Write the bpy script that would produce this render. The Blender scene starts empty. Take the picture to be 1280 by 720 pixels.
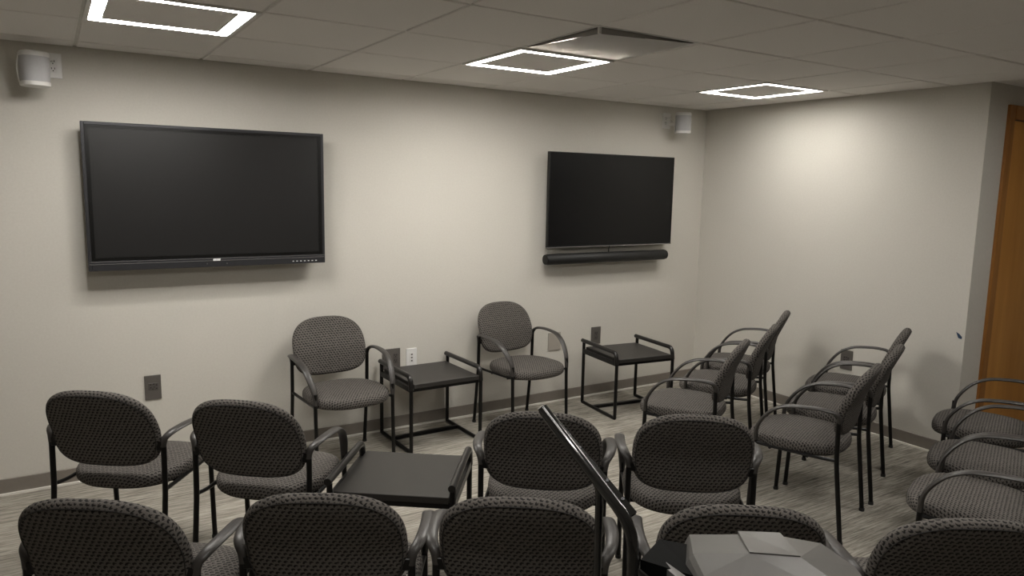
import bpy, bmesh, math, random
from mathutils import Vector, Matrix
random.seed(7)
SC = bpy.context.scene
COL = SC.collection

# ------------------------------------------------------------------ camera
cam_d = bpy.data.cameras.new('camera')
cam_d.sensor_width = 36.0
cam_d.lens = 25.743
cam_d.clip_start = 0.05
cam = bpy.data.objects.new('camera', cam_d)
COL.objects.link(cam)
CAM = Vector((-4.7976, -4.5308, 1.6661))
YAW, PITCH, ROLL = 0.5645, 0.1379, 0.0194
fw = Vector((math.sin(YAW) * math.cos(PITCH), math.cos(YAW) * math.cos(PITCH), -math.sin(PITCH)))
rt = Vector((math.cos(YAW), -math.sin(YAW), 0))
up = rt.cross(fw)
r2 = math.cos(ROLL) * rt + math.sin(ROLL) * up
u2 = -math.sin(ROLL) * rt + math.cos(ROLL) * up
m = Matrix((r2, u2, -fw)).transposed().to_4x4()
m.translation = CAM
cam.matrix_world = m
SC.camera = cam

# ------------------------------------------------------------------ world, exposure
w = bpy.data.worlds.new('world')
SC.world = w
w.use_nodes = True
w.node_tree.nodes['Background'].inputs[0].default_value = (1, 0.95, 0.88, 1)
w.node_tree.nodes['Background'].inputs[1].default_value = 0.02
SC.view_settings.view_transform = 'Standard'
SC.view_settings.look = 'None'
SC.view_settings.gamma = 1
SC.view_settings.exposure = 1.72
LAMP = 30.0          # radiance of the ceiling panels' light rings
H = 2.343            # ceiling height
TILE = 0.6096


# ------------------------------------------------------------------ materials
def mat(name, color=(.5, .5, .5), rough=.6, metal=0.0, emit=None, spec=.5, coat=0.0):
    mt = bpy.data.materials.new(name)
    mt.use_nodes = True
    b = mt.node_tree.nodes['Principled BSDF']
    b.inputs['Base Color'].default_value = (*color, 1)
    b.inputs['Roughness'].default_value = rough
    b.inputs['Metallic'].default_value = metal
    b.inputs['Specular IOR Level'].default_value = spec
    b.inputs['Coat Weight'].default_value = coat
    if emit:
        b.inputs['Emission Color'].default_value = (*emit[:3], 1)
        b.inputs['Emission Strength'].default_value = emit[3]
    return mt


def nd(mt, typ, **kw):
    n = mt.node_tree.nodes.new(typ)
    for k, v in kw.items():
        setattr(n, k, v)
    return n


def lk(mt, a, b):
    mt.node_tree.links.new(a, b)


def mathn(mt, op, a, b=None, c=None):
    n = nd(mt, 'ShaderNodeMath', operation=op)
    for i, v in enumerate((a, b, c)):
        if v is None:
            continue
        if isinstance(v, (int, float)):
            n.inputs[i].default_value = v
        else:
            lk(mt, v, n.inputs[i])
    return n.outputs[0]


def noisy(mt, c1, c2, scale=(60, 60, 60), bump=.1, dist=.002, detail=4, coord='Object', lo=.35, hi=.65):
    b = mt.node_tree.nodes['Principled BSDF']
    tc = nd(mt, 'ShaderNodeTexCoord')
    mp = nd(mt, 'ShaderNodeMapping')
    mp.inputs['Scale'].default_value = scale
    lk(mt, tc.outputs[coord], mp.inputs[0])
    nz = nd(mt, 'ShaderNodeTexNoise')
    nz.inputs['Scale'].default_value = 1
    nz.inputs['Detail'].default_value = detail
    lk(mt, mp.outputs[0], nz.inputs[0])
    rp = nd(mt, 'ShaderNodeValToRGB')
    rp.color_ramp.elements[0].position = lo
    rp.color_ramp.elements[1].position = hi
    rp.color_ramp.elements[0].color = (*c1, 1)
    rp.color_ramp.elements[1].color = (*c2, 1)
    lk(mt, nz.outputs[0], rp.inputs[0])
    lk(mt, rp.outputs[0], b.inputs['Base Color'])
    if bump:
        bp = nd(mt, 'ShaderNodeBump')
        bp.inputs['Strength'].default_value = bump
        bp.inputs['Distance'].default_value = dist
        lk(mt, nz.outputs[0], bp.inputs['Height'])
        lk(mt, bp.outputs[0], b.inputs['Normal'])
    return nz, rp


M_wall = mat('wall_paint', rough=.75, spec=.3)
noisy(M_wall, (.585, .560, .507), (.61, .585, .532), (90, 90, 90), .12, .001)
M_ceil = mat('ceiling_tile_face', rough=.95, spec=.1)
noisy(M_ceil, (.78, .755, .725), (.83, .805, .78), (160, 160, 160), .35, .0015, 6)
M_tee = mat('tee_paint', (.66, .64, .60), .5)
M_base = mat('baseboard_vinyl', rough=.5)
noisy(M_base, (.205, .180, .155), (.22, .195, .168), (20, 20, 20), .03)
M_toe = mat('toe_caulk', (.78, .75, .69), .6)
M_lens = mat('light_lens', (.9, .9, .9), .5, emit=(1.0, .965, .905, LAMP))
M_lens_soft = mat('light_lens_soft', (.9, .9, .9), .5, emit=(1.0, .965, .905, LAMP * .50))
M_lens_rear = mat('light_lens_rear', (.9, .9, .9), .5, emit=(1.0, .965, .905, LAMP * .5))
M_white = mat('white_plastic', (.72, .71, .69), .35)
M_white2 = mat('white_enamel', (.75, .74, .72), .3)
M_plate = mat('vent_plate_paint', (.84, .82, .80), .55)
M_grille = mat('speaker_grille_cloth', rough=.8)
noisy(M_grille, (.42, .42, .43), (.50, .50, .51), (700, 700, 700), .2, .0005)
M_blk = mat('black_enamel', (.004, .0037, .0035), .36, spec=.28)
M_gloss = mat('black_gloss', (.008, .008, .008), .12, coat=.6)
M_arm = mat('arm_urethane', rough=.42)
noisy(M_arm, (.036, .0325, .030), (.044, .040, .037), (250, 250, 250), .15, .0004)
M_top = mat('table_laminate', rough=.42, spec=.4)
noisy(M_top, (.024, .022, .020), (.030, .027, .025), (500, 500, 500), .05, .0003)
M_rail = mat('rail_plastic', (.010, .009, .0085), .28)
M_screen = mat('tv_screen', (.009, .0085, .0085), .42, spec=.45)
M_screen2 = mat('tv_screen_dark', (.003, .003, .0035), .28, spec=.3)
M_bez = mat('tv_bezel_metal', (.055, .055, .06), .35, metal=.6)
M_bez2 = mat('tv_bezel_black', (.003, .003, .003), .3)
M_strip = mat('tv_silver_line', (.35, .35, .36), .25, metal=.8)
M_logo = mat('logo_print', (.8, .8, .8), .4)
M_bar = mat('soundbar_cloth', rough=.55)
noisy(M_bar, (.005, .005, .005), (.010, .010, .010), (900, 900, 900), .2, .0004)
M_gplate = mat('grey_wall_plate', (.105, .095, .086), .4)
M_gplate2 = mat('grey_wall_socket', (.080, .072, .066), .4)
M_bplate = mat('beige_wall_plate', (.36, .33, .29), .5)
M_hole = mat('dark_slot', (.006, .006, .006), .8, spec=.08)
M_tape = mat('blue_tape', (.025, .05, .10), .6)
M_house = mat('grey_equipment_plastic', rough=.34, spec=.5)
noisy(M_house, (.095, .091, .086), (.108, .103, .098), (900, 900, 900), .12, .0003)
M_vent = mat('vent_polished_metal', (.30, .29, .28), .18, metal=1)
M_cav = mat('vent_cavity', (.03, .028, .026), .6)
M_steel = mat('screw_steel', (.25, .25, .25), .3, metal=1)
M_glide = mat('rubber_glide', (.02, .02, .02), .7)

# oak door and trim
M_oak = mat('oak_veneer', rough=.38, spec=.4)
noisy(M_oak, (.46, .20, .035), (.60, .285, .065), (9, 9, 1.2), .05, .0005, 8, lo=.3, hi=.7)
M_oaktrim = mat('oak_trim', rough=.35, spec=.4)
noisy(M_oaktrim, (.27, .108, .022), (.38, .165, .038), (30, 30, 1.5), .05, .0005, 6, lo=.3, hi=.7)

# streaked carpet: long thin streaks along the back wall's direction
M_floor = mat('streaked_carpet', rough=.95, spec=.1)
b = M_floor.node_tree.nodes['Principled BSDF']
tc = nd(M_floor, 'ShaderNodeTexCoord')
outs = []
for sc_, det in (((5.0, 95, 1), 5), ((16, 230, 1), 3), ((1.1, 9, 1), 3)):
    mp = nd(M_floor, 'ShaderNodeMapping')
    mp.inputs['Scale'].default_value = sc_
    lk(M_floor, tc.outputs['Object'], mp.inputs[0])
    nz = nd(M_floor, 'ShaderNodeTexNoise')
    nz.inputs['Scale'].default_value = 1
    nz.inputs['Detail'].default_value = det
    nz.inputs['Roughness'].default_value = .6
    lk(M_floor, mp.outputs[0], nz.inputs[0])
    outs.append(nz.outputs[0])
s = mathn(M_floor, 'MULTIPLY_ADD', outs[0], .55, mathn(M_floor, 'MULTIPLY_ADD', outs[1], .30, mathn(M_floor, 'MULTIPLY', outs[2], .15)))
rp = nd(M_floor, 'ShaderNodeValToRGB')
e = rp.color_ramp.elements
e[0].position, e[0].color = .36, (.10, .09, .077, 1)
e[1].position, e[1].color = .64, (.52, .485, .425, 1)
x = e.new(.5)
x.color = (.31, .287, .247, 1)
lk(M_floor, s, rp.inputs[0])
lk(M_floor, rp.outputs[0], b.inputs['Base Color'])
bp = nd(M_floor, 'ShaderNodeBump')
bp.inputs['Strength'].default_value = .4
bp.inputs['Distance'].default_value = .003
lk(M_floor, s, bp.inputs['Height'])
lk(M_floor, bp.outputs[0], b.inputs['Normal'])


# woven fabric: staggered rows of dark crescents on a grey ground, laid out in the mesh's UVs (metres)
def fabric(name, ground, dark):
    mt = mat(name, rough=.85, spec=.25)
    b = mt.node_tree.nodes['Principled BSDF']
    uv = nd(mt, 'ShaderNodeUVMap')
    sx = nd(mt, 'ShaderNodeSeparateXYZ')
    lk(mt, uv.outputs[0], sx.inputs[0])
    wn = nd(mt, 'ShaderNodeTexNoise')
    wn.inputs['Scale'].default_value = 90
    lk(mt, uv.outputs[0], wn.inputs[0])
    wob = mathn(mt, 'MULTIPLY_ADD', wn.outputs[0], .70, -.35)
    V = mathn(mt, 'ADD', mathn(mt, 'DIVIDE', sx.outputs[1], .0132), wob)
    row = mathn(mt, 'FLOOR', V)
    fv = mathn(mt, 'SUBTRACT', mathn(mt, 'FRACT', V), .5)
    U = mathn(mt, 'ADD', mathn(mt, 'DIVIDE', sx.outputs[0], .0178), mathn(mt, 'MULTIPLY', row, .5))
    U = mathn(mt, 'ADD', U, wob)
    fu = mathn(mt, 'SUBTRACT', mathn(mt, 'FRACT', U), .5)

    def disk(cx, cy, rr, soft):
        dx = mathn(mt, 'SUBTRACT', fu, cx)
        dy = mathn(mt, 'SUBTRACT', fv, cy)
        d = mathn(mt, 'SQRT', mathn(mt, 'ADD', mathn(mt, 'MULTIPLY', dx, dx), mathn(mt, 'MULTIPLY', mathn(mt, 'MULTIPLY', dy, .85), dy)))
        n = nd(mt, 'ShaderNodeMapRange', interpolation_type='SMOOTHSTEP')
        lk(mt, d, n.inputs['Value'])
        n.inputs['From Min'].default_value = rr + soft
        n.inputs['From Max'].default_value = rr - soft
        return n.outputs[0]
    A = disk(0, .05, .36, .07)
    B = disk(.16, -.20, .22, .08)
    cres = mathn(mt, 'MAXIMUM', mathn(mt, 'SUBTRACT', A, B), 0)
    mx = nd(mt, 'ShaderNodeMix', data_type='RGBA')
    fn = nd(mt, 'ShaderNodeTexNoise')
    fn.inputs['Scale'].default_value = 420
    fn.inputs['Detail'].default_value = 4
    lk(mt, uv.outputs[0], fn.inputs[0])
    g = nd(mt, 'ShaderNodeValToRGB')
    g.color_ramp.elements[0].position = .3
    g.color_ramp.elements[1].position = .7
    g.color_ramp.elements[0].color = (*[c * .72 for c in ground], 1)
    g.color_ramp.elements[1].color = (*[c * 1.25 for c in ground], 1)
    lk(mt, fn.outputs[0], g.inputs[0])
    lk(mt, cres, mx.inputs['Factor'])
    lk(mt, g.outputs[0], mx.inputs['A'])
    mx.inputs['B'].default_value = (*dark, 1)
    lk(mt, mx.outputs['Result'], b.inputs['Base Color'])
    bp = nd(mt, 'ShaderNodeBump')
    bp.inputs['Strength'].default_value = .6
    bp.inputs['Distance'].default_value = .002
    lk(mt, mathn(mt, 'MULTIPLY_ADD', fn.outputs[0], .4, mathn(mt, 'SUBTRACT', 1, cres)), bp.inputs['Height'])
    lk(mt, bp.outputs[0], b.inputs['Normal'])
    return mt


M_fab = fabric('chair_fabric', (.120, .108, .098), (.014, .013, .0125))
M_pipe = mat('welt_piping', (.022, .020, .019), .8)


# ------------------------------------------------------------------ mesh helpers
def obj(name, bm, material, parent=None, smooth=False, recalc=True):
    if recalc:
        bmesh.ops.recalc_face_normals(bm, faces=bm.faces)
    me = bpy.data.meshes.new(name)
    bm.to_mesh(me)
    bm.free()
    if material:
        me.materials.append(material)
    if smooth:
        me.polygons.foreach_set('use_smooth', [True] * len(me.polygons))
        try:
            me.set_sharp_from_angle(angle=math.radians(42))
        except Exception:
            pass
    o = bpy.data.objects.new(name, me)
    COL.objects.link(o)
    o.parent = parent
    return o


def empty(name, loc, rz=0):
    o = bpy.data.objects.new(name, None)
    o.empty_display_size = .1
    o.location = loc
    o.rotation_euler = (0, 0, rz)
    COL.objects.link(o)
    return o


def tag(o, label=None, cat=None, group=None, kind=None):
    if label:
        o['label'] = label
    if cat:
        o['category'] = cat
    if group:
        o['group'] = group
    if kind:
        o['kind'] = kind
    return o


def box(bm, x0, x1, y0, y1, z0, z1, bev=0.0, seg=2):
    r = bmesh.ops.create_cube(bm, size=1)
    vs = r['verts']
    for v in vs:
        v.co = Vector((x0 if v.co.x < 0 else x1, y0 if v.co.y < 0 else y1, z0 if v.co.z < 0 else z1))
    if bev:
        es = {e for v in vs for e in v.link_edges}
        bmesh.ops.bevel(bm, geom=list(es), offset=bev, segments=seg, profile=.5, affect='EDGES')
    return bm


def bx(*a, **k):
    return box(bmesh.new(), *a, **k)


def smooth_path(pts, rad, n=5):
    """polyline with its corners rounded (each by its radius)"""
    P = [Vector(p) for p in pts]
    out = [P[0]]
    for i in range(1, len(P) - 1):
        a, b, c = P[i - 1], P[i], P[i + 1]
        r = rad[i] if isinstance(rad, (list, tuple)) else rad
        r = min(r, (a - b).length * .49, (c - b).length * .49)
        p, q = b + (a - b).normalized() * r, b + (c - b).normalized() * r
        for k in range(n + 1):
            t = k / n
            out.append((1 - t) ** 2 * p + 2 * t * (1 - t) * b + t * t * q)
    out.append(P[-1])
    return out


def tube(bm, pts, r, n=10, w=None, h=None, upv=None, cap=True):
    """sweep an ellipse (r, or half-width w[i] and half-height h[i]) along a path"""
    P = [Vector(p) for p in pts]
    rings = []
    prev = Vector(upv) if upv else None
    for i, p in enumerate(P):
        t = (P[min(i + 1, len(P) - 1)] - P[max(i - 1, 0)]).normalized()
        if prev is None:
            prev = Vector((0, 0, 1)) if abs(t.z) < .9 else Vector((0, 1, 0))
        a = (prev - t * prev.dot(t)).normalized()
        prev = a
        s_ = t.cross(a)
        ww = w[i] if w else r
        hh = h[i] if h else r
        rings.append([bm.verts.new(p + s_ * math.cos(2 * math.pi * k / n) * ww + a * math.sin(2 * math.pi * k / n) * hh) for k in range(n)])
    for A, B in zip(rings, rings[1:]):
        for k in range(n):
            bm.faces.new((A[k], A[(k + 1) % n], B[(k + 1) % n], B[k]))
    if cap:
        bm.faces.new(rings[0][::-1])
        bm.faces.new(rings[-1])
    return bm


def tb(*a, **k):
    return tube(bmesh.new(), *a, **k)


def prism(bm, pts, d):
    """extrude a planar polygon (list of Vectors) along vector d"""
    A = [bm.verts.new(p) for p in pts]
    B = [bm.verts.new(Vector(p) + Vector(d)) for p in pts]
    n = len(A)
    bm.faces.new(A[::-1])
    bm.faces.new(B)
    for i in range(n):
        bm.faces.new((A[i], A[(i + 1) % n], B[(i + 1) % n], B[i]))
    return bm


def copy_tree(o, parent=None):
    c = o.copy()
    COL.objects.link(c)
    if parent:
        c.parent = parent
    for ch in list(o.children):
        copy_tree(ch, c)
    return c


# ------------------------------------------------------------------ the room
X0, Y0, XR, YC = -7.3, -7.6, 2.7, -2.25


def struct(name, bm, m_, parent=None, smooth=False):
    o = obj(name, bm, m_, parent, smooth)
    o['kind'] = 'structure'
    return o


struct('floor', bx(X0 - .1, XR + .1, Y0 - .1, .1, -.1, 0), M_floor)
struct('wall_back', bx(X0 - .1, .12, 0, .12, 0, H + .12), M_wall)
struct('wall_right', bx(0, .12, YC, 0, 0, H + .12), M_wall)
struct('wall_left', bx(X0 - .12, X0, Y0, 0, 0, H + .12), M_wall)
struct('wall_front', bx(X0 - .1, XR + .1, Y0 - .12, Y0, 0, H + .12), M_wall)
struct('wall_far_right', bx(XR, XR + .12, Y0, YC + .12, 0, H + .12), M_wall)
# wall with the door in it (faces the camera)
DX0, DX1, DZ = .225, 1.30, 2.222
wd = bmesh.new()
box(wd, .12, DX0 + .02, YC, YC + .12, 0, H + .12)
box(wd, DX1 - .02, XR, YC, YC + .12, 0, H + .12)
box(wd, DX0 + .02, DX1 - .02, YC, YC + .12, DZ - .02, H + .12)
struct('wall_door_side', wd, M_wall)

door = empty('door_1', ((DX0 + DX1) / 2, YC, 0))
door['kind'] = 'structure'
door['label'] = 'tall golden oak door in a darker oak frame'
cx = (DX0 + DX1) / 2
fr = bmesh.new()
tw = .072
box(fr, DX0 - cx, DX0 + tw - cx, -.018, .12, 0, DZ, .004)
struct('door_jamb', fr, M_oaktrim, door)
fr = bx(DX1 - tw - cx, DX1 - cx, -.018, .12, 0, DZ, .004)
struct('door_jamb', fr, M_oaktrim, door)
struct('door_head', bx(DX0 + tw - cx, DX1 - tw - cx, -.018, .12, DZ - .085, DZ, .004), M_oaktrim, door)
struct('door_stop', bx(DX0 + tw - cx, DX0 + tw + .012 - cx, .006, .05, 0, DZ - .085), M_oaktrim, door)
struct('door_slab', bx(DX0 + tw + .015 - cx, DX1 - tw - .004 - cx, .0, .045, .008, DZ - .091, .002), M_oak, door)
hd = bmesh.new()
tube(hd, [(.38, 0, 1.0), (.38, -.045, 1.0)], .012)
tube(hd, [(.39, -.045, 1.0), (.27, -.045, 1.0)], .009)
struct('door_handle', hd, M_steel, door)

# baseboards with their pale toe line
BH, BT = .087, .010


def baseboard(name, x0, x1, y0, y1, tx0, tx1, ty0, ty1):
    o = struct(name, bx(x0, x1, y0, y1, 0, BH, .002, 1), M_base)
    t = struct('toe_line', bx(tx0, tx1, ty0, ty1, 0, .011), M_toe, o)
    return o


baseboard('baseboard_back', X0, -BT, -BT, 0, X0, -BT, -BT - .012, -BT)
baseboard('baseboard_right', -BT, 0, YC - BT, 0, -BT - .012, -BT, YC - BT, -BT)
baseboard('baseboard_door_side', 0, DX0, YC - BT, YC, 0, DX0, YC - BT - .012, YC - BT)
baseboard('baseboard_left', X0, X0 + BT, Y0, -BT, X0 + BT, X0 + BT + .012, Y0, -BT)

# ---- ceiling: slab, tee grid and single lay-in tiles on the measured grid
GX, GY = -.977, -.195     # one tee crossing on each axis
ceil = struct('ceiling', bx(X0 - .1, XR + .1, Y0 - .1, .12, H + .10, H + .2), M_tee)
xs = sorted([GX - TILE * k for k in range(0, 11)] + [GX + TILE * k for k in range(1, 7)])
ys = sorted([GY - TILE * k for k in range(0, 13)])
grid = bmesh.new()
TEE = .0075
for gx in xs:
    ytop = 0 if gx < 0 else YC
    if X0 < gx < XR:
        box(grid, gx - TEE, gx + TEE, Y0, ytop, H, H + .03)
for gy in ys:
    if Y0 < gy:
        box(grid, X0, 0 if gy > YC else XR, gy - TEE, gy + TEE, H + .0005, H + .028)
# wall angle
box(grid, X0, 0, -.02, 0, H, H + .03)
box(grid, -.02, 0, YC, 0, H, H + .03)
box(grid, -.02, XR, YC - .02, YC, H, H + .03)
box(grid, X0, X0 + .02, Y0, 0, H, H + .03)
struct('ceiling_grid', grid, M_tee, ceil)

tile_mesh = {}


def tile(x0, x1, y0, y1):
    g = .0065
    wx, wy = round(x1 - x0 - 2 * g, 4), round(y1 - y0 - 2 * g, 4)
    if wx < .03 or wy < .03:
        return
    key = (wx, wy)
    if key not in tile_mesh:
        bm = bmesh.new()
        hx, hy, c, d = wx / 2, wy / 2, .004, .006
        ring = lambda ex, ey, z: [bm.verts.new((sx * (hx - ex), sy * (hy - ey), z)) for sx, sy in ((-1, -1), (1, -1), (1, 1), (-1, 1))]
        A, B, C_ = ring(0, 0, .02), ring(0, 0, -d + c), ring(c, c, -d)
        for P, Q in ((A, B), (B, C_)):
            for k in range(4):
                bm.faces.new((P[k], P[(k + 1) % 4], Q[(k + 1) % 4], Q[k]))
        bm.faces.new(C_)
        bm.faces.new(A[::-1])
        o = struct('ceiling_tile', bm, M_ceil, ceil)
        tile_mesh[key] = o.data
    else:
        o = bpy.data.objects.new('ceiling_tile', tile_mesh[key])
        COL.objects.link(o)
        o.parent = ceil
        o['kind'] = 'structure'
    o.location = ((x0 + x1) / 2, (y0 + y1) / 2, H - random.uniform(0, .0012))
    o.rotation_euler = (random.uniform(-.002, .002), random.uniform(-.002, .002), 0)


lights = []    # (ix, iy) grid cells: x0 = GX + ix*TILE .. +TILE ; y1 = GY - iy*TILE
LIGHT_CELLS = [(-6, 1), (-3, 1), (0, 1), (-6, 5), (-3, 5), (0, 5)]
VENT_CELL = (-3, 2)
xb = [X0] + [v for v in xs if X0 < v < XR] + [XR]
yb = [Y0] + [v for v in ys if Y0 < v < 0] + [0]
for i in range(len(xb) - 1):
    for j in range(len(yb) - 1):
        x0, x1, y0, y1 = xb[i], xb[i + 1], yb[j], yb[j + 1]
        ix = round((x0 - GX) / TILE)
        iy = round((GY - y1) / TILE) if y1 < 0 else -1
        if (ix, iy) in LIGHT_CELLS and x0 != X0 or (ix, iy) == VENT_CELL:
            continue
        if y0 >= YC - .001:
            if x0 >= 0:
                continue
            x1 = min(x1, 0)
            tile(x0, x1, y0, y1)
        elif y1 > YC:
            if x0 >= 0:
                tile(x0, x1, y0, YC)
            elif x1 > 0:
                tile(x0, 0, y0, y1)
                tile(0, x1, y0, YC)
            else:
                tile(x0, x1, y0, y1)
        else:
            tile(x0, x1, y0, y1)


# ------------------------------------------------------------------ ceiling light panels
def ring_bm(o_, i_, z0, z1):
    bm = bmesh.new()
    R = lambda h, z: [bm.verts.new((sx * h, sy * h, z)) for sx, sy in ((-1, -1), (1, -1), (1, 1), (-1, 1))]
    A, B, C_, D = R(o_, z0), R(i_, z0), R(i_, z1), R(o_, z1)
    for P, Q in ((A, B), (B, C_), (C_, D), (D, A)):
        for k in range(4):
            bm.faces.new((P[k], P[(k + 1) % 4], Q[(k + 1) % 4], Q[k]))
    return bm


def make_light():
    t = empty('ceiling_light', (0, 0, H))
    hw = TILE / 2 - .006
    obj('frame', ring_bm(hw, hw - .018, -.012, .03), M_white2, t)
    obj('light_ring', ring_bm(hw - .018, hw - .066, -.006, .004), M_lens, t)
    obj('inner_frame', ring_bm(hw - .066, hw - .072, -.009, .01), M_white2, t)
    obj('center_panel', bx(-hw + .072, hw - .072, -hw + .072, hw - .072, -.007, .01), M_ceil, t)
    return t


def cell_c(ix, iy):
    return GX + (ix + .5) * TILE, GY - (iy + .5) * TILE


llab = {(-6, 5): 'square ceiling light panel behind the camera, left one', (-3, 5): 'square ceiling light panel just above the picture edge over the equipment stand', (0, 5): 'square ceiling light panel out of the picture above the right-edge armchairs',
        (-6, 1): 'square ceiling light panel with glowing border, above the large wall screen',
        (-3, 1): 'square glowing-border ceiling light touching the air vent, middle of the three',
        (0, 1): 'square glowing-border ceiling light nearest the right wall corner'}
L0 = make_light()
first = True
for c in LIGHT_CELLS:
    t = L0 if first else copy_tree(L0)
    first = False
    x_, y_ = cell_c(*c)
    t.location = (x_, y_, H)
    if c == (0, 1) or c[1] > 1:
        for q in t.children:
            if q.name.startswith('light_ring'):
                q.material_slots[0].link = 'OBJECT'
                q.material_slots[0].material = M_lens_soft if c == (0, 1) else M_lens_rear
    tag(t, llab.get(c, 'square glowing-border ceiling light in the rear half of the room, behind the camera'), 'ceiling light', 'square ceiling light panels')

# ------------------------------------------------------------------ ceiling air vent with drooping face plate
vx, vy = cell_c(*VENT_CELL)
vent = tag(empty('air_vent', (vx, vy, H)), 'square ceiling air vent with polished rim and drooping white face plate', 'vent')
hw = TILE / 2 - .006
obj('frame', ring_bm(hw, hw - .012, -.004, .03), M_white2, vent)
obj('cavity', bx(-hw + .012, hw - .012, -hw + .012, hw - .012, .07, .08), M_cav, vent)
bm = bmesh.new()
N = 14
fp = hw - .016


def dz(a, b_):     # a, b in -1..1 ; the near left corner hangs lowest
    k = max(0, (1 - a) / 2) * max(0, (1 - b_) / 2)
    return -.005 - .026 * k ** .8


g = [[bm.verts.new((fp * (2 * i / N - 1), fp * (2 * j / N - 1), dz(2 * i / N - 1, 2 * j / N - 1))) for j in range(N + 1)] for i in range(N + 1)]
for i in range(N):
    for j in range(N):
        bm.faces.new((g[i][j], g[i + 1][j], g[i + 1][j + 1], g[i][j + 1]))
bmesh.ops.solidify(bm, geom=bm.faces[:], thickness=.003)
obj('face_plate', bm, M_plate, vent, True)
bm = bmesh.new()
A, B = [], []
for k in range(4 * N):
    s_, q = divmod(k, N)
    f = 2 * q / N - 1
    a, b_ = [(f, -1), (1, f), (-f, 1), (-1, -f)][s_]
    A.append(bm.verts.new((a * (fp - .004), b_ * (fp - .004), dz(a, b_) + .002)))
    B.append(bm.verts.new((a * (fp + .001), b_ * (fp + .001), .02)))
for k in range(4 * N):
    n_ = (k + 1) % (4 * N)
    bm.faces.new((A[k], A[n_], B[n_], B[k]))
obj('polished_rim', bm, M_vent, vent, True)
obj('corner_clip', bx(-fp - .003, -fp + .009, -fp - .003, -fp + .009, -.030, .0), M_white2, vent)


# ------------------------------------------------------------------ wall screens
def screen(name, label, cx, zc, w_, h_, dep, gap, bez, bez_bot, mb, ms):
    t = tag(empty(name, (cx, 0, zc)), label, 'television', 'wall screens')
    hw_, hh = w_ / 2, h_ / 2
    y1, y0 = -gap, -gap - dep
    obj('back_shell', bx(-hw_ + .008, hw_ - .008, y0 + .012, y1, -hh + .008, hh - .008, .008), M_bez2, t, True)
    f = bmesh.new()
    box(f, -hw_, -hw_ + bez, y0, y0 + .03, -hh, hh, .002, 1)
    box(f, hw_ - bez, hw_, y0, y0 + .03, -hh, hh, .002, 1)
    box(f, -hw_ + bez, hw_ - bez, y0, y0 + .03, hh - bez, hh, .002, 1)
    box(f, -hw_ + bez, hw_ - bez, y0, y0 + .03, -hh, -hh + bez_bot, .002, 1)
    obj('bezel', f, mb, t)
    mt_ = obj('wall_mount', bx(-.25, .25, y1, -.0005, -.2, .2), M_bez2, t)
    obj('screen_glass', bx(-hw_ + bez, hw_ - bez, y0 + .004, y0 + .02, -hh + bez_bot, hh - bez), ms, t)
    return t


GAP1 = .06
t = screen('wall_screen', 'large black interactive display with grey frame and thick bottom bar, left on back wall', -4.005, 1.568, 1.262, .775, .07, GAP1, .016, .052, M_bez, M_screen)
hw_, hh, y0 = .631, .3875, -.13
# black border inside the grey frame, framing the picture area
br = bmesh.new()
bw = .019
box(br, -hw_ + .016, -hw_ + .016 + bw, y0 + .002, y0 + .005, -hh + .052, hh - .016)
box(br, hw_ - .016 - bw, hw_ - .016, y0 + .002, y0 + .005, -hh + .052, hh - .016)
box(br, -hw_ + .016 + bw, hw_ - .016 - bw, y0 + .002, y0 + .005, hh - .016 - bw * .8, hh - .016)
box(br, -hw_ + .016 + bw, hw_ - .016 - bw, y0 + .002, y0 + .005, -hh + .052, -hh + .052 + bw)
obj('inner_border', br, M_bez2, t)
ln = bmesh.new()
box(ln, -hw_ + .004, hw_ - .004, y0 - .002, y0 + .01, -hh + .034, -hh + .038)
box(ln, -hw_ + .004, hw_ - .004, y0 - .002, y0 + .01, -hh + .046, -hh + .049)
obj('silver_line', ln, M_strip, t)
lg = bmesh.new()
for k, (a, wv) in enumerate(((-.017, .006), (-.0095, .007), (-.001, .006), (.0065, .0075), (.015, .006))):
    sh = .002
    p = [Vector((a + x_ * wv + z_ * sh, y0 - .0035, -hh + .0345 + z_ * .0125)) for x_, z_ in ((0, 0), (1, 0), (1, 1), (0, 1))]
    prism(lg, p, (0, .002, 0))
obj('logo', lg, M_logo, t)['label'] = 'small pale lettering logo'
bt = bmesh.new()
for k in range(7):
    x_ = hw_ - .20 + k * .023
    box(bt, x_, x_ + .010, y0 - .0012, y0 + .002, -hh + .013, -hh + .018)
obj('button_row', bt, M_logo, t)
for x_ in (-.048, .058):
    obj('sensor', tb([(x_, y0 - .0012, -hh + .018), (x_, y0 + .004, -hh + .018)], .0035, 8), M_strip, t)

t = screen('wall_screen', 'black slim television above the soundbar, near the right corner', -1.065, 1.572, 1.245, .705, .045, .055, .007, .012, M_bez2, M_screen2)
ln = bx(-.6225, .6225, -.1018, -.098, -.3525, -.3475)
obj('silver_line', ln, M_strip, t)

# soundbar and its cable
sb = tag(empty('soundbar', (-1.095, 0, 1.132)), 'long black cylindrical soundbar mounted below the right television', 'soundbar')
L_ = .598
pts = [(-L_, -.09, 0), (-L_ + .012, -.09, 0), (L_ - .012, -.09, 0), (L_, -.09, 0)]
obj('body', tb(pts, .04, 28, w=[.036, .04, .04, .036], h=[.036, .041, .041, .036]), M_bar, sb, True)
for s_ in (-1, 1):
    obj('end_cap', tb([(s_ * L_, -.09, 0), (s_ * (L_ + .006), -.09, 0)], .037, 28), M_blk, sb, True)
obj('wall_bracket', bx(-.3, .3, -.06, -.0005, -.02, .02), M_blk, sb)
tag(obj('cable', tb(smooth_path([(-1.09, -.085, 1.172), (-1.09, -.082, 1.20), (-1.07, -.07, 1.215), (-1.055, -.065, 1.24)], .01, 3), .004, 8), M_blk, None, True),
    'short black cable between the right television and the soundbar', 'cable')


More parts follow.
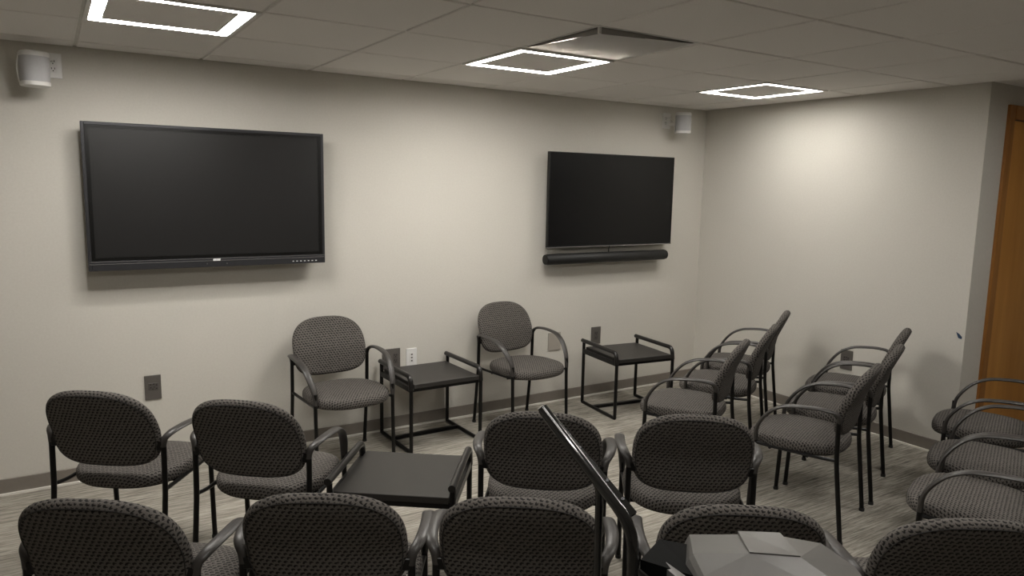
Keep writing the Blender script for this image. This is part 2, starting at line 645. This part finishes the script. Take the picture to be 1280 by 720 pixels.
# ------------------------------------------------------------------ wall loudspeakers with their socket plates
def rrect(hx, hy, r, n=6):
    out = []
    for (sx, sy, a0) in ((1, 1, 0), (-1, 1, 90), (-1, -1, 180), (1, -1, 270)):
        for k in range(n + 1):
            a = math.radians(a0 + 90 * k / n)
            out.append((sx * (hx - r) + r * math.cos(a), sy * (hy - r) + r * math.sin(a)))
    return out


def loft(bm, secs):
    """secs: list of (outline, z) with equal vertex counts"""
    R = [[bm.verts.new((x_, y_, z)) for x_, y_ in o_] for o_, z in secs]
    for A, B in zip(R, R[1:]):
        for k in range(len(A)):
            bm.faces.new((A[k], A[(k + 1) % len(A)], B[(k + 1) % len(A)], B[k]))
    bm.faces.new(R[0][::-1])
    bm.faces.new(R[-1])
    return bm


def speaker(label, x_, y_, zc, rz):
    t = tag(empty('wall_speaker', (x_, y_, zc - .083), rz), label, 'speaker', 'white wall speakers')
    a, r = .062, .045
    obj('grille', loft(bmesh.new(), [(rrect(a - .0015, a - .0015, r), .022), (rrect(a - .0015, a - .0015, r), .142)]), M_grille, t, True)
    obj('bottom_cap', loft(bmesh.new(), [(rrect(a - .006, a - .006, r - .004), 0), (rrect(a, a, r), .004), (rrect(a, a, r), .022)]), M_white, t, True)
    obj('top_cap', loft(bmesh.new(), [(rrect(a, a, r), .142), (rrect(a, a, r), .160), (rrect(a - .006, a - .006, r - .004), .166)]), M_white, t, True)
    for s_ in (-1, 1):
        obj('side_trim', tb(smooth_path([(s_ * .060, .022, .02), (s_ * .068, .03, .083), (s_ * .060, .022, .146)], .05, 4), .004, 8), M_white, t, True)
    c = math.cos(-rz)
    s_ = math.sin(-rz)
    p = Vector((0, -y_, 0))          # towards the wall
    q = Vector((c * p.x - s_ * p.y, s_ * p.x + c * p.y, .083))
    br_ = bmesh.new()
    d = q - Vector((0, 0, .083))
    tube(br_, [Vector((0, 0, .083)) + d * .35, Vector((0, 0, .083)) + d * .99], .014, 10)
    obj('mount_arm', br_, M_white, t)
    return t


def slot_holes(bm, pts, y_, s_=.003, h_=.006):
    for a, b_ in pts:
        box(bm, a - s_ / 2, a + s_ / 2, y_ - .0006, y_ + .002, b_ - h_ / 2, b_ + h_ / 2)


speaker('white rounded loudspeaker on the back wall above the left screen, far left', -4.815, -.155, 2.188, .25)
speaker('white rounded loudspeaker at the back right corner, right of its socket plate', -.425, -.155, 2.196, -.7)


def plate(name, label, cx, zc, w_, h_, m_, cat, wall='back', y_=0, group=None):
    if wall == 'back':
        t = empty(name, (cx, 0, zc))
    else:
        t = empty(name, (0, y_, zc), -math.pi / 2)
    tag(t, label, cat, group)
    obj('cover_plate', bx(-w_ / 2, w_ / 2, -.007, 0, -h_ / 2, h_ / 2, .0025, 2), m_, t)
    return t


def duplex(t, cx, zc, m_, vertical=True, w_=.034, h_=.068):
    o = obj('socket', bx(cx - w_ / 2, cx + w_ / 2, -.009, -.006, zc - h_ / 2, zc + h_ / 2, .001, 1), m_, t)
    hb = bmesh.new()
    if vertical:
        slot_holes(hb, [(cx - .007, zc + .022), (cx + .007, zc + .022), (cx - .007, zc - .014), (cx + .007, zc - .014)], -.009, .003, .009)
        slot_holes(hb, [(cx, zc + .010), (cx, zc - .026)], -.009, .005, .005)
    else:
        slot_holes(hb, [(cx - .014, zc + .012), (cx - .014, zc - .006), (cx + .016, zc + .008), (cx + .016, zc - .012), (cx + .002, zc + .014)], -.009, .007, .004)
        slot_holes(hb, [(cx + .004, zc - .004), (cx - .004, zc - .014)], -.009, .005, .004)
    obj('slots', hb, M_hole, o)


g_ = 'wall plates'
t = plate('wall_outlet', 'white socket plate right beside the far left loudspeaker', -4.735, 2.232, .078, .125, M_white2, 'outlet')
duplex(t, 0, 0, M_white)
t = plate('wall_outlet', 'white socket plate left of the corner loudspeaker', -.462, 2.222, .085, .125, M_white2, 'outlet')
duplex(t, -.012, 0, M_white)
for a, b_, c_, nm in ((-4.735, 2.232, -4.775, 'left'), (-.462, 2.222, -.43, 'corner')):
    s_ = 1 if c_ > a else -1
    cb = tb(smooth_path([(a, -.010, b_ + .02), (a + s_ * .004, -.035, b_ + .025), (c_ - s_ * .004, -.05, b_ + .0), (c_, -.075, b_ - .035)], .02, 4), .0035, 8)
    tag(obj('power_cord', cb, M_white, None, True), 'short white power cord from socket plate to the %s loudspeaker' % ('far left' if nm == 'left' else 'corner'), 'cord')
t = plate('wall_outlet', 'dark grey outlet plate low on back wall under the large left screen', -4.348, .488, .086, .142, M_gplate, 'outlet')
duplex(t, .002, .006, M_gplate2, False, .050, .040)
t = plate('wall_outlet', 'wide dark grey outlet plate behind the left armchair arm and small table', -2.888, .492, .13, .142, M_gplate, 'outlet')
duplex(t, .030, .004, M_gplate2)
t = plate('data_outlet', 'white plate with three ports just above the left small table', -2.739, .487, .078, .128, M_white2, 'outlet')
o = obj('port_panel', bx(-.016, .016, -.009, -.006, -.033, .033, .001, 1), M_white, t)
pb = bmesh.new()
for z_ in (.022, 0, -.022):
    box(pb, -.006, .006, -.0098, -.007, z_ - .005, z_ + .005)
obj('port', pb, M_gplate, o)
plate('blank_plate', 'plain beige blank plate beside the right armchair at the back wall', -1.533, .481, .118, .142, M_bplate, 'wall plate')
t = plate('wall_outlet', 'dark grey outlet plate above the right small table', -1.123, .490, .094, .142, M_gplate, 'outlet')
duplex(t, 0, 0, M_gplate2, True, .038, .07)
t = plate('wall_outlet', 'dark grey outlet plate low on the right wall behind armchairs', 0, .478, .092, .142, M_gplate, 'outlet', 'right', -1.472)
duplex(t, 0, .005, M_gplate2, False, .050, .045)
tp = bmesh.new()
prism(tp, [Vector((-.0005, -2.196, .812)), Vector((-.0005, -2.216, .802)), Vector((-.0005, -2.234, .785)), Vector((-.0005, -2.232, .772)), Vector((-.0005, -2.212, .776))], (-.0015, 0, 0))
tag(obj('tape_scrap', tp, M_tape), 'small torn scrap of blue tape on the right wall near its corner', 'tape')

# ------------------------------------------------------------------ chairs
UVN = 'UVMap'


def superell(n, top, bot, ntop, nbot, a):
    """closed outline, widest at v=0"""
    out = []
    for k in range(n):
        t_ = 2 * math.pi * k / n
        c, s_ = math.cos(t_), math.sin(t_)
        e_ = ntop if s_ >= 0 else nbot
        hgt = top if s_ >= 0 else bot
        out.append((a * math.copysign(abs(c) ** (2 / e_), c), hgt * math.copysign(abs(s_) ** (2 / e_), s_)))
    return out


def cushion(outline, mapf, prof, rings_in=5, dome=.0):
    """prof: list of (inset, depth) around the rim from the front face to the rear face; mapf(u, v, d) -> 3D"""
    bm = bmesh.new()
    uvl = bm.loops.layers.uv.new(UVN)
    n = len(outline)
    R = max(max(abs(x_), abs(y_)) for x_, y_ in outline)
    uvs, uvb = {}, {}

    def ring(sc_, d, off=0):
        vs = []
        for x_, y_ in outline:
            f = sc_
            v = bm.verts.new(mapf(x_ * f, y_ * f, d))
            ln_ = math.hypot(x_, y_)
            uvs[v] = (x_ * f + (x_ / ln_) * off, y_ * f + (y_ / ln_) * off)
            uvb[v] = (x_ * f + .5, y_ * f + .3)
            vs.append(v)
        return vs
    rings = []
    d_front = prof[0][1]
    s0 = 1 - prof[0][0] / R
    fr_ = [0.12] + [0.12 + (s0 - .12) * (k + 1) / rings_in for k in range(rings_in)]
    for k, f in enumerate(fr_[:-1]):
        rings.append(ring(f, d_front + dome * (1 - (f / s0) ** 2)))
    off = 0
    for k, (ins, d) in enumerate(prof):
        if k:
            off += math.hypot(ins - prof[k - 1][0], d - prof[k - 1][1]) - (prof[k - 1][0] - ins)
        if k == len(prof) - 2:
            kb = len(rings)
        rings.append(ring(1 - ins / R, d, off))
    d_back = prof[-1][1]
    s1 = 1 - prof[-1][0] / R
    for f in (s1 * .75, s1 * .45, .12):
        rings.append(ring(f, d_back, 0))
    back = set()
    for q, (A, B) in enumerate(zip(rings, rings[1:])):
        for k in range(n):
            f = bm.faces.new((A[k], A[(k + 1) % n], B[(k + 1) % n], B[k]))
            if q >= kb:
                back.add(f)
    bm.faces.new(rings[0][::-1])
    back.add(bm.faces.new(rings[-1]))
    for f in bm.faces:
        for l in f.loops:
            l[uvl].uv = uvb[l.vert] if f in back else uvs[l.vert]
    return bm


# backrest surface: curved across (sides forward) and leaning back
ZB, ZM, ZT = .498, .655, .840
YB = -.205


def back_map(u, v, d):
    z = ZM + v
    lean = -.44 * v if v > 0 else -.20 * v
    y = YB - .032 + lean + .36 * u * u
    k = min(1, max(0, (v + .06) / .12))
    a = math.radians(8 + 15 * k)
    return Vector((u, y + d * math.cos(a), z + d * math.sin(a)))


def seat_map(u, v, d):
    fall = -.010 * max(0, (v - .08) / .15) ** 2
    dish = .06 * u * u
    return Vector((u, v + .015, .432 + d + fall + dish * .4 - .010 * (1 if v < -.1 else 0) * 0))


def make_chair():
    t = empty('guest_armchair', (0, 0, 0))
    # side frames: front leg, rear leg; armrest between them
    wr, wa, wf = .240, .263, .236
    for s_ in (-1, 1):
        rear = smooth_path([(s_ * wr, -.262, .012), (s_ * wr, -.218, .40), (s_ * wr, -.214, .612), (s_ * (wr + .006), -.198, .634)], .03, 3)
        o = obj('rear_leg', tb(rear, .0112, 10), M_blk, t, True)
        gl = obj('foot_glide', tb([(s_ * wr, -.262, 0), (s_ * wr, -.262, .016)], .0135, 10), M_glide, o)
        front = smooth_path([(s_ * wf, .186, .012), (s_ * wf, .172, .36), (s_ * wf, .170, .49)], .03, 3)
        o = obj('front_leg', tb(front, .0112, 10), M_blk, t, True)
        obj('foot_glide', tb([(s_ * wf, .186, 0), (s_ * wf, .186, .016)], .0135, 10), M_glide, o)
        pts = [(s_ * (wr - .001), -.216, .590), (s_ * (wr), -.214, .622), (s_ * (wr + .018), -.190, .644), (s_ * (wa + .004), -.135, .650),
               (s_ * (wa + .006), -.07, .648), (s_ * (wa + .002), .02, .638), (s_ * (wa - .006), .085, .606),
               (s_ * (wa - .014), .132, .556), (s_ * (wa - .024), .162, .505), (s_ * wf, .171, .462), (s_ * wf, .172, .425)]
        sp = smooth_path(pts, .03, 3)
        n_ = len(sp)
        W_, H_ = [], []
        for i in range(n_):
            f = i / (n_ - 1)
            k = math.sin(math.pi * min(1, max(0, f))) ** .6
            W_.append(.0120 + .0085 * k)
            H_.append(.0120 - .0035 * k)
        # keep the flat side up: sweep with the up vector turned with the path
        bm = bmesh.new()
        rings = []
        for i, p in enumerate(sp):
            tg = (sp[min(i + 1, n_ - 1)] - sp[max(i - 1, 0)]).normalized()
            side = Vector((1, 0, 0))
            if abs(tg.x) > .3:
                side = Vector((0, 0, 1)).cross(tg)
                side = (side + Vector((1, 0, 0)) * (1 if side.x > 0 else -1) * .6)
                if side.x < 0:
                    side = -side
            side = (side - tg * side.dot(tg)).normalized()
            nn = tg.cross(side)
            rings.append([bm.verts.new(p + side * math.cos(2 * math.pi * k / 12) * W_[i] + nn * math.sin(2 * math.pi * k / 12) * H_[i]) for k in range(12)])
        for A, B in zip(rings, rings[1:]):
            for k in range(12):
                bm.faces.new((A[k], A[(k + 1) % 12], B[(k + 1) % 12], B[k]))
        bm.faces.new(rings[0][::-1])
        bm.faces.new(rings[-1])
        obj('armrest', bm, M_arm, t, True)
    fr_ = bmesh.new()
    for s_ in (-1, 1):
        tube(fr_, smooth_path([(s_ * wf, .172, .412), (s_ * (wf - .004), .10, .406), (s_ * (wf - .004), -.15, .402), (s_ * wr, -.219, .408)], .04, 3), .0085, 8)
    tube(fr_, [(-wf + .01, .10, .396), (wf - .01, .10, .396)], .008, 8)
    tube(fr_, [(-wf + .01, -.08, .394), (wf - .01, -.08, .394)], .008, 8)
    obj('seat_frame', fr_, M_blk, t, True)
    # seat
    ol = []
    for (x_, y_) in superell(56, .222, .238, 2.9, 2.5, .238):
        f = 1 + .05 * max(0, y_ / .222) - .02 * max(0, -y_ / .238)
        ol.append((x_ * f, y_ + (.012 * (1 - (x_ / .232) ** 2) if y_ > 0 else 0)))
    prof = [(.026, .0245), (.014, .0225), (.006, .016), (.001, .006), (0, -.008), (.0015, -.020), (.007, -.028), (.018, -.031)]
    st = obj('seat', cushion(ol, seat_map, prof, 6, .010), M_fab, t, True)
    pan = cushion([(x_ * .93, y_ * .93) for x_, y_ in ol], lambda u, v, d: Vector((u, v + .015, .400 + d)), [(.01, .006), (0, .003), (0, -.004), (.01, -.006)], 2)
    obj('seat_pan', pan, M_blk, t)
    # backrest
    ol = superell(64, ZT - ZM, ZM - ZB, 2.75, 3.7, .230)
    ol = [(x_ * (1 - .04 * max(0, -y_ / .165) ** 2), y_) for x_, y_ in ol]
    prof = [(.030, .022), (.018, .0205), (.008, .0155), (.002, .008), (0, 0), (.0015, -.008), (.006, -.015), (.0105, -.0185), (.0125, -.0165), (.0145, -.0185), (.026, -.0215)]
    bk = obj('backrest', cushion(ol, back_map, prof, 6, .006), M_fab, t, True)
    R = .230
    pp = [back_map(x_ * (1 - .0125 / R), y_ * (1 - .0125 / R), -.0182) for x_, y_ in ol]
    pb_ = bmesh.new()
    n_ = len(pp)
    rings = []
    for i in range(n_):
        tg = (pp[(i + 1) % n_] - pp[i - 1]).normalized()
        nn = Vector((0, -.96, -.27))
        sd_ = tg.cross(nn).normalized()
        rings.append([pb_.verts.new(pp[i] + (sd_ * math.cos(a) + nn * math.sin(a)) * .0024) for a in [2 * math.pi * k / 6 for k in range(6)]])
    for i in range(n_):
        A, B = rings[i], rings[(i + 1) % n_]
        for k in range(6):
            pb_.faces.new((A[k], A[(k + 1) % 6], B[(k + 1) % 6], B[k]))
    obj('piping', pb_, M_pipe, bk, True)
    for s_ in (-1, 1):
        obj('back_bracket', bx(s_ * .226 - .012, s_ * .226 + .012, -.226, -.206, .575, .612, .003, 1), M_blk, t)
    return t


F_, G_, H_g = 'armchairs in the second row from the camera', 'armchairs against the back wall', 'armchairs in the row nearest the camera'
C_, D_, E_ = 'armchairs in the far right block, back row', 'armchairs in the right block, middle row', 'armchairs at the right edge'
chairs = [
    (-4.519, -1.049, -.64, 'black-backed patterned armchair seen from behind, far left of the second row', F_),
    (-4.030, -1.460, -.70, 'patterned armchair seen from behind, directly left of the low black table', F_),
    (-3.101, -2.137, -.666, 'patterned armchair seen from behind, crossed by the glossy black bar', F_),
    (-2.613, -2.440, -.649, 'patterned armchair seen from behind, right of the bar in the second row', F_),
    (-4.585, -2.166, -.60, 'nearest-row patterned armchair, leftmost, cut by the lower picture edge', H_g),
    (-4.068, -2.417, -.55, 'nearest-row patterned armchair in front of the low black table, second from left', H_g),
    (-3.592, -2.722, -.63, 'nearest-row patterned armchair left of the black bar, arm touching its neighbour', H_g),
    (-3.084, -3.070, -.65, 'patterned armchair mostly hidden behind the grey plastic equipment housing', H_g),
    (-2.640, -3.415, -.60, 'nearest-row patterned armchair at the lower right corner', H_g),
    (-3.363, -.411, 3.181, 'front-facing armchair against the back wall between the screens, left of both tables', G_),
    (-2.054, -.382, 3.233, 'front-facing armchair against the back wall between the two small tables', G_),
    (-1.717, -1.583, .529, 'sideways patterned armchair nearest the right small table', C_),
    (-1.168, -1.348, .545, 'sideways patterned armchair, middle of the three before the right wall corner', C_),
    (-.651, -1.043, .562, 'sideways patterned armchair closest to the back right corner', C_),
    (-1.560, -2.261, .366, 'large sideways patterned armchair in the right block with fully visible seat and legs', D_),
    (-1.012, -2.061, .419, 'sideways patterned armchair, middle of the row by the right wall outlet', D_),
    (-.490, -1.805, .444, 'sideways patterned armchair beside the right wall outlet, farthest of its row', D_),
    (-.589, -2.682, .382, 'armchair at the right edge directly before the oak door, farthest of three', E_),
    (-1.148, -2.959, .388, 'armchair at the right edge, middle of the three seats below the oak door', E_),
    (-1.672, -3.159, .353, 'armchair at the right edge with the lowest, nearest seat of three', E_),
]
ch0 = make_chair()
for i, (x_, y_, r_, lab, grp) in enumerate(chairs):
    o = ch0 if i == 0 else copy_tree(ch0)
    o.location = (x_, y_, 0)
    o.rotation_euler = (0, 0, r_)
    tag(o, lab, 'chair', grp)


# ------------------------------------------------------------------ small tables
def make_table():
    t = empty('side_table', (0, 0, 0))
    hw_, hd_, zr, zt = .248, .229, .495, .447
    for s_ in (-1, 1):
        xx = s_ * hw_
        # square-cornered rear post, rounded front bend
        loop = smooth_path([(xx, -hd_, zr - .012), (xx, -hd_, .012), (xx, hd_, .012), (xx, hd_, zr - .06)], [0, .004, .004, 0], 2)
        obj('side_frame', tb(loop, .0125, 8, upv=(1, 0, 0)), M_blk, t)
        rl = smooth_path([(xx, -hd_ - .022, zr), (xx, hd_ - .012, zr), (xx, hd_, zr - .085)], [0, .07, 0], 7)
        obj('handrail', tb(rl, .0155, 12), M_rail, t, True)
    obj('tabletop', bx(-hw_ + .016, hw_ - .016, -hd_ + .004, hd_ + .006, zt - .028, zt, .002, 1), M_top, t)
    fr_ = bmesh.new()
    for yy in (-hd_ + .02, hd_ - .018):
        box(fr_, -hw_, hw_, yy - .009, yy + .009, zt - .050, zt - .030)
    for s_ in (-1, 1):
        box(fr_, s_ * hw_ - .010, s_ * hw_ + .010, -hd_, hd_, zt - .048, zt - .016)
    obj('apron', fr_, M_blk, t)
    obj('stretcher', bx(-hw_, hw_, -.085, -.06, .002, .024), M_blk, t)
    return t


T0 = make_table()
for i, (x_, y_, r_, lab) in enumerate((
        (-2.729, -.283, 3.157, 'small black table with side rails against the back wall, between the two front-facing armchairs'),
        (-1.131, -.400, 3.025, 'small black table with side rails by the back wall, below the soundbar'),
        (-3.577, -1.772, -.650, 'low black table with side rails in the second row between armchairs'))):
    o = T0 if i == 0 else copy_tree(T0)
    o.location = (x_, y_, 0)
    o.rotation_euler = (0, 0, r_)
    tag(o, lab, 'table', 'small black side tables')

# ------------------------------------------------------------------ equipment stand in the foreground
S0 = Vector((-3.72, -3.62, 0))
st = tag(empty('equipment_stand', S0), 'grey plastic equipment housing with a tall glossy black bent bar, nearest the camera', 'equipment')
L = lambda x_, y_, z_: Vector((x_, y_, z_)) - S0
Nb, Fb, Ap = L(-3.936, -3.597, 1.060), L(-3.874, -3.423, 1.062), L(-3.972, -3.348, 1.222)
Nf, Ff = L(-3.930, -3.601, .03), L(-3.868, -3.427, .03)
near = smooth_path([Nf, Nb, Ap + Vector((-.004, -.012, .0))], .05, 5)
far = smooth_path([Ff, Fb, Ap + Vector((.006, .012, -.003))], .02, 4)
o = obj('near_bar', tb(near, .0115, 14), M_gloss, st, True)
o2 = obj('far_bar', tb(far, .0085, 12), M_gloss, st, True)
# flat channel strip with bolts alongside the sloping part of the near bar
ax = (Ap - Nb).normalized()
sidev = Vector((.85, -.53, 0))
sidev = (sidev - ax * sidev.dot(ax)).normalized()
nv = ax.cross(sidev).normalized()
if nv.dot(CAM - S0 - Nb) < 0:
    nv = -nv
bm = bmesh.new()
a_, b_ = Nb + ax * .02, Ap
w0, w1 = .022, .010
pts = [a_ + sidev * .004, a_ + sidev * w0, b_ + sidev * w1, b_ + sidev * .0]
prism(bm, [p + nv * .004 for p in pts], -nv * .010)
ch_ = obj('channel_strip', bm, M_gloss, st)
sc_ = bmesh.new()
for f in (.12, .28, .58, .70):
    p = a_ + (b_ - a_) * f + sidev * (.017 + (.006 - .017) * f) + nv * .004
    tube(sc_, [p, p + nv * .002], .0035 * (1 - .3 * f), 10)
obj('bolt', sc_, M_bez, ch_)

# housing, faceted lid
top = [(-3.716, -3.526, .962), (-3.629, -3.576, .962), (-3.558, -3.625, .962), (-3.502, -3.682, .957), (-3.515, -3.765, .950),
       (-3.626, -3.927, .944), (-3.900, -3.780, .977), (-3.846, -3.686, .985), (-3.803, -3.618, .985)]
cen = Vector((-3.69, -3.73, 0))
bm = bmesh.new()


def ringo(off, z=None, dzv=0, left=0):
    vs = []
    for x_, y_, z_ in top:
        d = Vector((x_, y_, 0)) - cen
        d.normalize()
        lf = max(0, d.dot(Vector((-.85, .53, 0)))) * left
        p = L(x_, y_, z if z is not None else z_ + dzv) + d * (off + lf)
        vs.append(bm.verts.new(p))
    return vs


T_ = ringo(0)
i1, i2 = [bm.verts.new(L(*p)) for p in ((-3.709, -3.672, .9855), (-3.626, -3.723, .979))]
n_ = len(T_)
A_ = ringo(.003, None, -.010, .004)
B_ = ringo(.008, .90, 0, .030)
D_r = ringo(.0, .74, 0, .02)
for P, Q in ((T_, A_), (A_, B_), (B_, D_r)):
    for k in range(n_):
        bm.faces.new((P[k], P[(k + 1) % n_], Q[(k + 1) % n_], Q[k]))
bm.faces.new(D_r)
bm.faces.new((T_[0], T_[1], i1, T_[8]))
bm.faces.new((T_[1], T_[2], i2, i1))
bm.faces.new((T_[2], T_[3], i2))
bm.faces.new((T_[8], i1, i2, T_[3], T_[4], T_[5], T_[6], T_[7]))
bmesh.ops.triangulate(bm, faces=bm.faces[:])
hs = obj('housing', bm, M_house, st)
bm = bmesh.new()
prism(bm, [L(-3.629, -3.576, .958), L(-3.558, -3.625, .958), L(-3.626, -3.723, .975), L(-3.709, -3.672, .9815)], (0, 0, .0115))
bm.verts.ensure_lookup_table()
for k_ in (6, 7):
    bm.verts[k_].co.z -= .005
obj('lid_ridge', bm, M_house, hs)
# dark side tray and small grey bracket between the bar and the housing
bm = bmesh.new()
prism(bm, [L(-3.905, -3.585, .985), L(-3.775, -3.500, .955), L(-3.740, -3.545, .955), L(-3.83, -3.66, .965)], (0, 0, -.05))
obj('side_tray', bm, M_hole, st)
bm = bmesh.new()
prism(bm, [L(-3.868, -3.610, .972), L(-3.852, -3.598, .972), L(-3.868, -3.672, .980), L(-3.888, -3.680, .980)], (0, 0, -.09))
obj('side_bracket', bm, M_house, st)
obj('strap', tb(smooth_path([L(-3.935, -3.60, .985), L(-3.905, -3.62, .955), L(-3.885, -3.65, .90), L(-3.86, -3.66, .84)], .02, 3), .006, 8), M_gloss, st, True)
obj('crossbar', tb([L(-3.932, -3.600, .80), L(-3.870, -3.425, .80)], .008, 8), M_gloss, st)
bm = bmesh.new()
tube(bm, [L(-3.69, -3.73, .05), L(-3.69, -3.73, .76)], .035, 14)
tube(bm, [L(-3.90, -3.51, .80), L(-3.72, -3.66, .80)], .012, 8)
obj('support_column', bm, M_blk, st)
bm = bmesh.new()
box(bm, -.26, .22, -.30, .22, .02, .05, .008)
for sx in (-.22, .18):
    for sy in (-.26, .18):
        tube(bm, [(sx, sy, 0), (sx, sy, .025)], .02, 12)
obj('base_plate', bm, M_blk, st)
